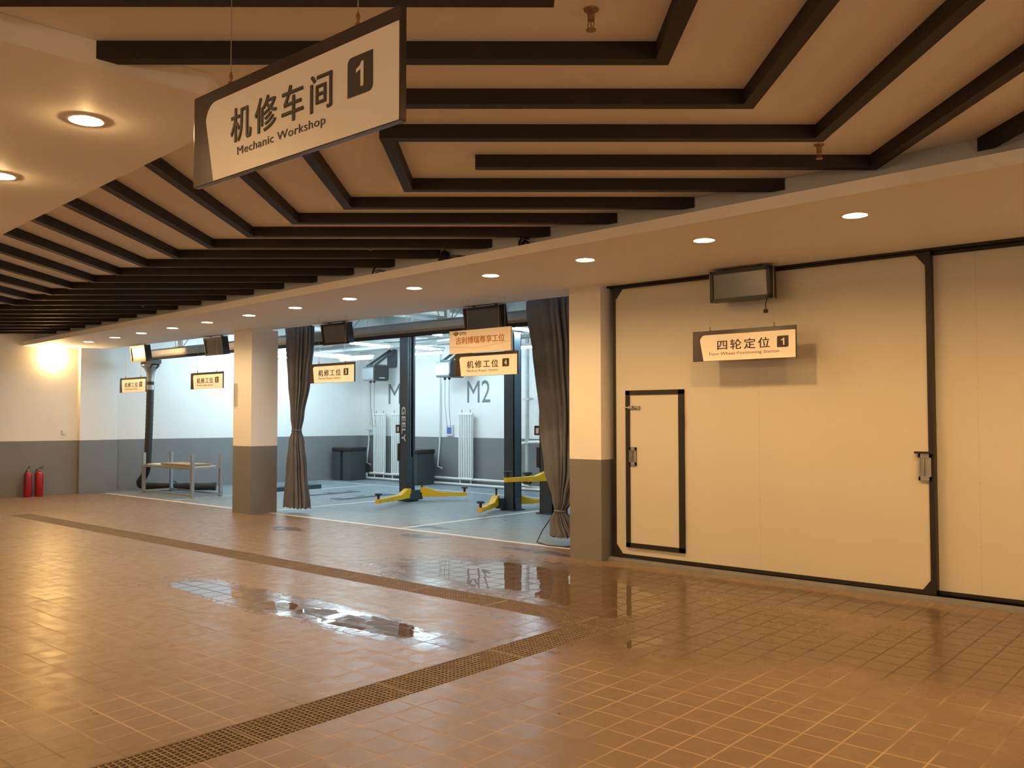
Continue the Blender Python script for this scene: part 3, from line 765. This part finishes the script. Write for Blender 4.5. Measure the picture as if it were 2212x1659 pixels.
# ------------------------------------------------------------------ two-post lifts
def lift_post(label, loc, face, armz, arms, letters=False, H=3.05, box=True):
    """Post with its open channel toward `face` (+1: +X, -1: -X); arms: (hinge xy, pad xy) in local coordinates."""
    t = thing('lift_post', label, 'car lift', loc, 0, 'two-post car lift columns')
    s = face
    def sc(b, f):
        b.v = [(x*f, y*f, z) for x, y, z in b.v]; return b
    p = obj('column', sc(MB().box((-s*.17, -.15, .02), (-s*.15, .15, H)).box((-s*.17, -.15, .02), (s*.17, -.13, H)).box((-s*.17, .13, .02), (s*.17, .15, H)).box((s*.14, -.13, .02), (s*.17, -.085, H)).box((s*.14, .085, .02), (s*.17, .13, H)).box((-.17, -.15, H), (.17, .15, H+.02)), .66), 'lift', t)
    obj('base_plate', sc(MB().box((-.24, -.22, 0), (.24, .22, .02)).prism([(-s*.17, .02), (-s*.17, .22), (-s*.23, .02)], -.1, .1, 'y').prism([(s*.17, .02), (s*.17, .1), (s*.22, .02)], -.14, -.12, 'y'), .66), 'lift', t)
    obj('channel_liner', sc(MB().box((-s*.14, -.125, .03), (-s*.02, .125, H-.05)), .66), 'lift_in', t, label='dark lining inside the open channel')
    cr = obj('carriage', sc(MB().box((s*.03, -.10, armz-.02), (s*.15, .10, armz+.75)).box((s*.12, -.28, armz-.06), (s*.36, .28, armz+.12)), .66), 'lift', t)
    obj('chain', sc(MB().box((s*.06, .02, armz+.75), (s*.09, .06, H-.1)).box((s*.06, -.05, armz+.75), (s*.08, -.03, H-.1)), .66), 'galv', t)
    for hx, hy, px, py in arms:
        A_ = Vector((hx, hy, armz+.03)); B_ = Vector((px, py, armz+.03)); d_ = (B_-A_); Ln = d_.length; d_.normalize()
        m1 = A_+d_*Ln*.60
        ar = obj('swing_arm', MB().bar(A_, m1, .10, .085), 'yellow', t, label='yellow swing arm', bevel=.004)
        q = MB()
        for sgn in (-1,):
            n_ = Vector((-d_.y, d_.x, 0))*.05
            a0 = A_-d_*.04+Vector((0, 0, .04)); a1 = A_-d_*.04+Vector((0, 0, .135)); a2 = A_+d_*.08+Vector((0, 0, .135)); a3 = A_+d_*.36+Vector((0, 0, .04))
            vs = [a0-n_, a1-n_, a2-n_, a3-n_, a0+n_, a1+n_, a2+n_, a3+n_]
            q.add(vs, [(0, 1, 2, 3), (7, 6, 5, 4), (0, 4, 5, 1), (1, 5, 6, 2), (2, 6, 7, 3), (3, 7, 4, 0)])
        obj('gusset', q, 'yellow', ar)
        obj('extension', MB().bar(m1-d_*.02, B_+d_*.05, .075, .07), 'yellow', ar, bevel=.003)
        obj('lift_pad', MB().lathe([(.022, .04), (.022, .105), (.062, .108), (.066, .125), (.055, .14), (.004, .14)], tuple(B_), 16), 'rubber', ar, smooth=True)
        pin = MB().tube([tuple(A_+Vector((0, 0, -.04))), tuple(A_+Vector((0, 0, .22)))], .016, 8); pin.lathe([(.004, .22), (.024, .222), (.024, .25), (.004, .252)], tuple(A_), 10)
        obj('lock_pin', pin, 'rubber', ar)
    if box:
        c = obj('control_box', MB().box((-s*.24, -.09, 1.30), (-s*.11, .07, 1.46)).box((-s*.21, -.07, .76), (-s*.11, .08, 1.10)).box((-s*.16, -.05, 1.1), (-s*.11, .05, 1.3)), 'plastic', t, bevel=.006)
        obj('hydraulic_hose', MB().tube([(-s*.16, 0, 1.46), (-s*.14, 0, 1.56), (-s*.105, .0, 1.5)], .01, 6), 'rubber', c)
        obj('nameplate', MB().box((-s*.20, -.0915, 1.33), (-s*.14, -.0895, 1.42)), 'hoselabel', c)
    if letters:
        b = text_mb('GEELY', 0, .66, -.052, .052, 0, .002, bold=.035, space=1.05)
        b.v = [(z, y-.1005, -x+1.80) for x, y, z in b.v]      # reads downward on the front face
        b.v = [(x+.005, y, z) for x, y, z in b.v]
        obj('lettering', b, 'letter', p, label='white lettering running down the post')
    return t
lift_post('dark lift post with white vertical lettering and two lowered yellow arms', (-12.62, 11.48, 0), 1, .09,
          [(.22, -.18, .66, -1.28), (.22, .18, .78, .78)], True, H=3.25)
lift_post('dark lift post beside the cream banner, opposite the lettered post', (-9.93, 11.48, 0), -1, .09,
          [(-.22, -.18, .34, -1.18), (-.20, .20, .2, .72)], False, box=False)
lift_post('dark lift post half hidden by the wide curtain, one yellow arm raised', (-9.12, 11.46, 0), 1, .58,
          [(.22, -.16, -.05, -.98), (.22, .18, .9, .9)], False, H=2.9)

# ------------------------------------------------------------------ exhaust extraction rail and hose
YR = 9.20
t = thing('exhaust_rail', 'long grey overhead exhaust extraction rail with black rubber lips', 'exhaust rail', (-12, YR, 2.90))
b = MB().prism([(-.075, 0), (-.085, .04), (-.085, .13), (-.06, .165), (.06, .165), (.085, .13), (.085, .04), (.075, 0)], -6.35, 6.3, 'x')
obj('duct', b, 'alu', t)
obj('rubber_lip', MB().box((-6.35, -.06, -.045), (6.3, -.045, .0)).box((-6.35, .045, -.045), (6.3, .06, 0)).box((-6.35, -.045, -.02), (6.3, .045, 0)), 'rubber', t, label='black rubber slot lips')
for x in (-5.1, -2.3, .4, 2.75, 5.2):
    h = obj('hanger', MB().box((x-.03, -.03, .16), (x+.03, .03, .34)).box((x-.02, -.02, .34), (x+.02, .02, 1.44)).box((x-.1, -.09, .15), (x+.1, .09, .175)), 'gpipe', t)
    obj('tie_rod', MB().bar((x-.14, 0, .17), (x-.5, .1, .72), .012).bar((x+.14, 0, .17), (x+.62, .1, .62), .012).bar((x+.1, 0, .18), (x+.35, -.1, .5), .012), 'gpipe', h)
t = thing('exhaust_hose', 'black exhaust hose hanging from the rail end and curling onto the floor', 'hose', (-18.33, YR, 0))
obj('trolley', MB().box((-.25, -.10, 2.76), (.28, .10, 2.85)).prism([(-.05, 2.66), (.12, 2.66), (.25, 2.77), (-.18, 2.77)], -.09, .09, 'y'), 'plastic', t)
obj('funnel', MB().lathe([(.075, 2.36), (.08, 2.45), (.09, 2.58), (.13, 2.66), (.20, 2.72), (.2, 2.74)], (.0, 0, 0), 20), 'galv', t, smooth=True)
hp = [(0, 0, 2.42), (0, 0, 2.2), (-.01, 0, 1.8), (-.03, .0, 1.3), (-.06, 0, .8), (-.10, 0, .5), (-.30, .02, .30), (-.52, .06, .19), (-.60, .16, .10), (-.36, .34, .085), (.05, .56, .085), (.22, .74, .085)]
pts = []
for i in range(len(hp)-1):
    p0, p1, p2, p3 = (Vector(hp[max(0, min(len(hp)-1, i+k))]) for k in (-1, 0, 1, 2))
    for q in range(10):
        s_ = q/10
        pts.append(.5*((2*p1)+(p2-p0)*s_+(2*p0-5*p1+4*p2-p3)*s_*s_+(3*p1-p0-3*p2+p3)*s_**3))
pts.append(Vector(hp[-1]))
rs = [.075*(1+.05*(i % 2)) for i in range(len(pts))]
obj('hose', MB().tube(pts, rs, 14), 'rubber', t, smooth=True)
obj('clamp', MB().lathe([(.082, 2.20), (.088, 2.21), (.088, 2.30), (.082, 2.31)], n=16), 'galv', t)
nz = obj('nozzle', MB().tube([(.17, .69, .085), (.24, .76, .085), (.27, .79, .085), (.55, 1.12, .085), (.63, 1.22, .085)], [.082, .088, .078, .078, .09], 14), 'rubber', t, smooth=True)
obj('nozzle_clip', MB().tube([(.0, .50, .15), (.03, .53, .22), (.09, .59, .17)], .012, 6), 'rubber', nz)

# ------------------------------------------------------------------ steel rack
t = thing('steel_rack', 'low grey steel rack frame with a loose white board on its shelf', 'rack', (-17.2, 9.02, 0))
RX, RY = 2.0, .62
for i, (x, y) in enumerate(((-RX/2, 0), (RX/2, 0), (-RX/2, RY), (RX/2, RY))):
    obj('leg', MB().box((x-.03, y-.03, 0), (x+.03, y+.03, .86)), 'rack', t)
obj('shelf_rail', MB().box((-RX/2, -.015, .56), (RX/2, .015, .60)).box((-RX/2, RY-.015, .56), (RX/2, RY+.015, .60)).box((-RX/2-.015, 0, .56), (-RX/2+.015, RY, .60)).box((RX/2-.015, 0, .56), (RX/2+.015, RY, .60)), 'rack', t)
obj('base_rail', MB().box((-RX/2, -.015, .03), (RX/2, .015, .07)).box((-RX/2, RY-.015, .03), (RX/2, RY+.015, .07)).box((-RX/2-.015, 0, .03), (-RX/2+.015, RY, .07)).box((RX/2-.015, 0, .03), (RX/2+.015, RY, .07)), 'rack', t)
o = obj('white_board', MB().box((-18.15, 9.06, .602), (-16.27, 9.58, .625)), 'board'); tag(o, 'thin white board lying on the steel rack shelf', 'board')
b = MB(); n = 26
for i in range(n): b.box((-17.5+i*.045, 9.03, .626), (-17.48+i*.045, 9.5, .655))
b.box((-17.5, 9.03, .655), (-16.33, 9.5, .662))
o = obj('corrugated_sheet', b, 'carton'); tag(o, 'brown corrugated sheet on top of the white board', 'sheet')

# ------------------------------------------------------------------ fire extinguishers
def extinguisher(loc, rz, label):
    t = thing('fire_extinguisher', label, 'fire extinguisher', loc, rz, 'fire extinguishers by the end wall')
    obj('cylinder', MB().lathe([(.070, 0), (.078, .012), (.078, .44), (.068, .48), (.035, .51), (.02, .515), (.02, .53)], n=24), 'red', t, smooth=True)
    v = obj('valve', MB().lathe([(.02, .525), (.024, .53), (.024, .56), (.015, .565)], n=14), 'galv', t)
    obj('handle', MB().bar((-.02, 0, .565), (.09, 0, .615), .022, .01).bar((-.02, 0, .555), (.085, 0, .562), .022, .01), 'plastic', t)
    obj('discharge_hose', MB().tube([(-.02, 0, .55), (-.07, .0, .54), (-.095, .0, .45), (-.088, .0, .25), (-.085, 0, .16)], .010, 8), 'rubber', t, smooth=True)
    b = MB(); N = 12
    pr = [(.0788*cos(a), .0788*sin(a)) for a in [radians(-50+100*i/N) for i in range(N+1)]]
    b.add([(x, y, .20) for x, y in pr]+[(x, y, .36) for x, y in pr], [(i, i+1, N+2+i, N+1+i) for i in range(N)])
    obj('label_sticker', b, 'red', t)
    return t
e1 = extinguisher((-19.09, 7.04, 0), 2.4, 'red fire extinguisher farther from the bright pilaster, handle tilted up')
dup(e1, (-19.04, 7.24, 0), 'red fire extinguisher standing closer to the bright pilaster', rz=.6)
# socket on the end wall
o = obj('socket_box', MB().box((-19.25, 7.72, 1.25), (-19.155, 7.80, 1.34)), 'switch', bevel=.004); tag(o, 'small pale socket box on the end wall beside the pilaster', 'socket')

# ------------------------------------------------------------------ back wall equipment
def radiator(loc, n, label):
    t = thing('radiator', label, 'radiator', loc, 0, 'tall white radiators on the back wall')
    W_ = n*.075
    for i in range(n):
        x = i*.075
        obj('column_tube', MB().tube([(x+.02, 0, .03), (x+.02, 0, 1.57)], .022, 10).tube([(x+.055, .02, .03), (x+.055, .02, 1.57)], .012, 8), 'radiator', t, smooth=True)
    obj('header', MB().tube([(-.01, 0, .05), (W_, 0, .05)], .03, 10).tube([(-.01, 0, 1.555), (W_, 0, 1.555)], .03, 10), 'radiator', t, smooth=True)
    obj('foot_pipe', MB().tube([(.04, 0, -.10), (.04, 0, .05)], .012, 8).tube([(W_-.06, 0, -.10), (W_-.06, 0, .05)], .012, 8), 'radiator', t)
    obj('vent_valve', MB().tube([(.1, 0, 1.58), (.1, 0, 1.66)], .01, 6).tube([(W_-.08, 0, 1.58), (W_-.08, 0, 1.66)], .01, 6), 'galv', t)
    return t
radiator((-17.55, 14.80, .12), 6, 'tall white radiator nearest the workshop corner, under the first silver reel')
radiator((-16.86, 14.80, .12), 6, 'tall white radiator half hidden by the lettered lift post')
radiator((-14.45, 14.77, .12), 6, 'tall white radiator under the grey M2 wall lettering')
struct('trim_pipe', MB().tube([(-17.75, 14.84, .16), (-12.9, 14.78, .16)], .03).tube([(-12.9, 14.78, .16), (-12.2, 14.77, .08), (-6, 14.7, .08)], .03), 'pipe', smooth=True)
struct('trim_pipe', MB().tube([(-17.8, 14.78, .05), (-17.8, 14.78, .17)], .03).tube([(-17.8, 14.78, .04), (-6, 14.62, .04)], .03), 'pipe', smooth=True)
t = thing('riser_pipe', 'grey riser pipe with clamps behind the lift post at the wide curtain', 'pipe', (-12.28, 14.68, 0))
obj('pipe', MB().tube([(0, 0, .25), (0, 0, 3.4)], .045, 12), 'gpipe', t, smooth=True)
obj('valve', MB().lathe([(.06, .14), (.10, .16), (.10, .22), (.05, .24), (.05, .34), (.11, .36), (.11, .39), (.05, .41)], n=14), 'plastic', t)
obj('clamp', MB().box((-.08, -.06, 1.98), (.10, .1, 2.02)).box((-.08, -.06, 1.02), (.08, .1, 1.05)), 'gpipe', t)
obj('branch_pipe', MB().tube([(-.2, 0, 1.02), (.1, 0, 1.06), (.3, 0, 1.07), (.5, 0, 1.05)], .035, 10), 'pipe', t, smooth=True)

def bin_(loc, rz, label):
    t = thing('waste_bin', label, 'bin', loc, rz, 'dark floor cabinets along the back wall')
    obj('body', MB().prism([(-.31, -.28), (-.05, -.28), (-.05, -.21), (.05, -.21), (.05, -.28), (.31, -.28), (.31, .28), (-.31, .28)], 0, .74), 'bin', t)
    l = obj('lid', MB().box((-.33, -.30, .74), (.33, .30, .84)), 'plastic', t, bevel=.02)
    obj('lid_tray', MB().box((-.20, -.14, .84), (.2, .1, .846)), 'bin', l)
    obj('lid_tag', MB().box((.08, -.1, .846), (.2, -.02, .85)), 'red', l)
    return t
b1 = bin_((-17.98, 14.35, 0), .12, 'dark grey floor cabinet standing in the workshop corner')
dup(b1, (-15.52, 14.42, 0), 'dark grey floor cabinet half hidden behind the lettered lift post', rz=.0)

def reel(loc, label, plate):
    t = thing('cable_reel', label, 'cable reel', loc, 0, 'silver cable reels on the back wall')
    pr = round_box = []
    def rb(w, h, r, n=6):
        p = []
        for cx, cz, a0 in ((w-r, h-r, 0), (-w+r, h-r, pi/2), (-w+r, -h+r, pi), (w-r, -h+r, 3*pi/2)):
            for i in range(n+1): a = a0+pi/2*i/n; p.append((cx+r*cos(a), cz+r*sin(a)))
        return p
    obj('housing', MB().prism(rb(.24, .18, .06), -.22, .20, 'x'), 'silver', t, smooth=True)
    ec = obj('end_cap', MB().prism(rb(.235, .185, .08), .20, .245, 'x'), 'plastic', t, smooth=True)
    obj('badge_strip', MB().box((.245, -.08, -.12), (.248, .1, -.10)), 'letter', ec)
    obj('bracket', MB().box((-.1, -.22, .18), (.24, .5, .22)).bar((-.05, -.18, .2), (.02, .47, .62), .05).bar((.2, -.18, .2), (.2, .47, .62), .05).box((-.08, .46, .2), (.24, .51, .62)), 'bin', t)
    for x, e in ((-.06, -.02), (.08, -.06)):
        c = obj('drop_cable', MB().tube([(x, -.1, -.2), (x, -.1, -.8), (x+e, .0, -1.35)], .0045, 6), 'rubber', t)
        obj('grommet', MB().lathe([(.02, -.235), (.03, -.225), (.03, -.185), (.02, -.18)], (x, -.1, 0), 12), 'rubber', c)
    p = plate
    return t
reel((-17.05, 14.42, 2.70), 'silver and black cable reel on a bracket above the M1 lettering', 0)
reel((-14.36, 14.38, 2.70), 'silver and black cable reel beside the station four sign', 0)
o = obj('switch_box', MB().box((-17.82, 14.86, 1.15), (-17.64, 14.97, 1.40)).box((-17.84, 14.78, 1.27), (-17.70, 14.88, 1.30)), 'switch', bevel=.004); tag(o, 'pale wall switch box with a grey lever below the first reel', 'switch')
t = thing('switch_box', 'pale wall switch box with a blue face below the second reel', 'switch', (-14.88, 14.88, 1.16))
obj('housing', MB().box((-.11, 0, 0), (.11, .06, .26)), 'switch', t, bevel=.004); obj('blue_face', MB().box((-.07, -.008, .05), (.07, 0, .2)), 'blue', t, label='blue face')
for x, lb in ((-17.86, 'white conduit running down beside the workshop corner'), (-15.22, 'white conduit running down beside the second dark cabinet')):
    o = obj('conduit', MB().tube([(x, 14.90, 3.3), (x, 14.90, 1.0), (x-.03, 14.86, .42), (x+.12, 14.86, .38)], .018, 8), 'pipe', smooth=True); tag(o, lb, 'conduit')

# ------------------------------------------------------------------ floor details in the workshop
def slot(name, label, poly):
    b = MB(); b.prism(poly, .0005, .006); o = obj(name, b, 'lift'); tag(o, label, 'floor plate', 'scissor lift floor plates')
    x0 = min(p[0] for p in poly)
    return o
slot('floor_plate', 'dark recessed lift plate in the floor in front of the lettered post', [(-14.05, 10.75), (-13.65, 10.72), (-13.78, 12.2), (-14.18, 12.22)])
slot('floor_plate', 'dark recessed lift plate in the floor behind the slim curtain', [(-15.25, 10.85), (-14.88, 10.83), (-14.9, 12.2), (-15.28, 12.22)])
for (x, y, k) in ((-13.9, 11.1, 0), (-13.95, 11.75, 1), (-15.06, 11.2, 2), (-15.08, 11.8, 3)):
    o = obj('lift_pad_tray', MB().box((x-.09, y-.22, .0065), (x+.09, y+.2, .014)), 'galv')
    tag(o, ('steel tread sheet on the plate by the lettered post, front half', 'steel tread sheet on the plate by the lettered post, rear half', 'steel tread sheet on the plate behind the slim curtain, front half', 'steel tread sheet on the plate behind the slim curtain, rear half')[k], 'sheet')
o = obj('drive_ramp', MB().box((-16.55, 10.4, 0), (-16.2, 12.15, .10)), 'lift', bevel=.008); tag(o, 'low dark steel runway block behind the square column', 'ramp')
b = MB(); hp = [(-7.15, 9.1, .35), (-7.2, 8.9, .12), (-7.12, 8.7, .012), (-6.85, 8.58, .008), (-6.6, 8.62, .008), (-6.55, 8.78, .008), (-6.3, 8.85, .008)]
b.tube(hp, .007, 6); o = obj('floor_cable', b, 'rubber', smooth=True); tag(o, 'thin black cable trailing from the wide curtain onto the floor', 'cable')

# ------------------------------------------------------------------ sprinklers and ledge cables
def sprinkler(x, y, label, s=1.0):
    t = thing('sprinkler', label, 'sprinkler', (x, y, ZC), 0, 'ceiling sprinklers')
    obj('escutcheon', MB().lathe([(.004, -.001), (.032, -.001), (.030, -.008), (.016, -.014), (.016, -.05), (.012, -.052)], n=16), 'brass', t, smooth=True)
    obj('yoke', MB().tube([(-.012, 0, -.05), (-.016, 0, -.07), (-.004, 0, -.09)], .003, 6).tube([(.012, 0, -.05), (.016, 0, -.07), (.004, 0, -.09)], .003, 6).tube([(0, 0, -.05), (0, 0, -.09)], .003, 6), 'brass', t)
    obj('deflector', MB().lathe([(.004, -.088), (.022, -.089), (.022, -.094), (.004, -.097)], n=14), 'brass', t)
sprinkler(-2.15, 3.0, 'brass ceiling sprinkler between the two first L-shaped beams')
sprinkler(-2.14, 5.47, 'brass ceiling sprinkler near the corner of the free-ended beam')
sprinkler(-6.66, 5.56, 'small ceiling sprinkler above the middle of the front soffit')
sprinkler(-12.6, 6.2, 'small ceiling sprinkler far along toward the end wall')
def cables(u, label, n, L):
    rnd = random.Random(int(u*100)); b = MB()
    for i in range(n):
        o_ = rnd.uniform(-.03, .03); h = rnd.uniform(.05, .12)
        q = [uv(u+o_, 5.895), uv(u+o_*1.3, 5.84), uv(u+o_+rnd.uniform(-.02, .03), 5.80), uv(u+o_, 5.78)]
        b.tube([(q[0][0], q[0][1], ZLT+h), (q[1][0], q[1][1], ZLT+h+.02), (q[2][0], q[2][1], ZLT+h*.6), (q[3][0], q[3][1], ZLT+.012)], .009, 6)
    for i in range(2):
        q = [uv(u, 5.8), uv(u+L*.5, 5.78), uv(u+L, 5.76)]
        b.tube([(q[0][0], q[0][1], ZLT+.02+i*.03), (q[1][0], q[1][1], ZLT+.035+i*.015), (q[2][0], q[2][1], ZLT+.008)], .005, 6)
    o = obj('cable_bundle', b, 'rubber', smooth=True); tag(o, label, 'cable', 'cables lying on the soffit ledge')
cables(-6.75, 'black cable tangle on the soffit ledge under the middle beams', 16, .45)
cables(-5.62, 'small black cable loop peeking over the soffit ledge', 6, .05)
cables(-7.9, 'thin loose wire ends on the soffit ledge', 1, .3)
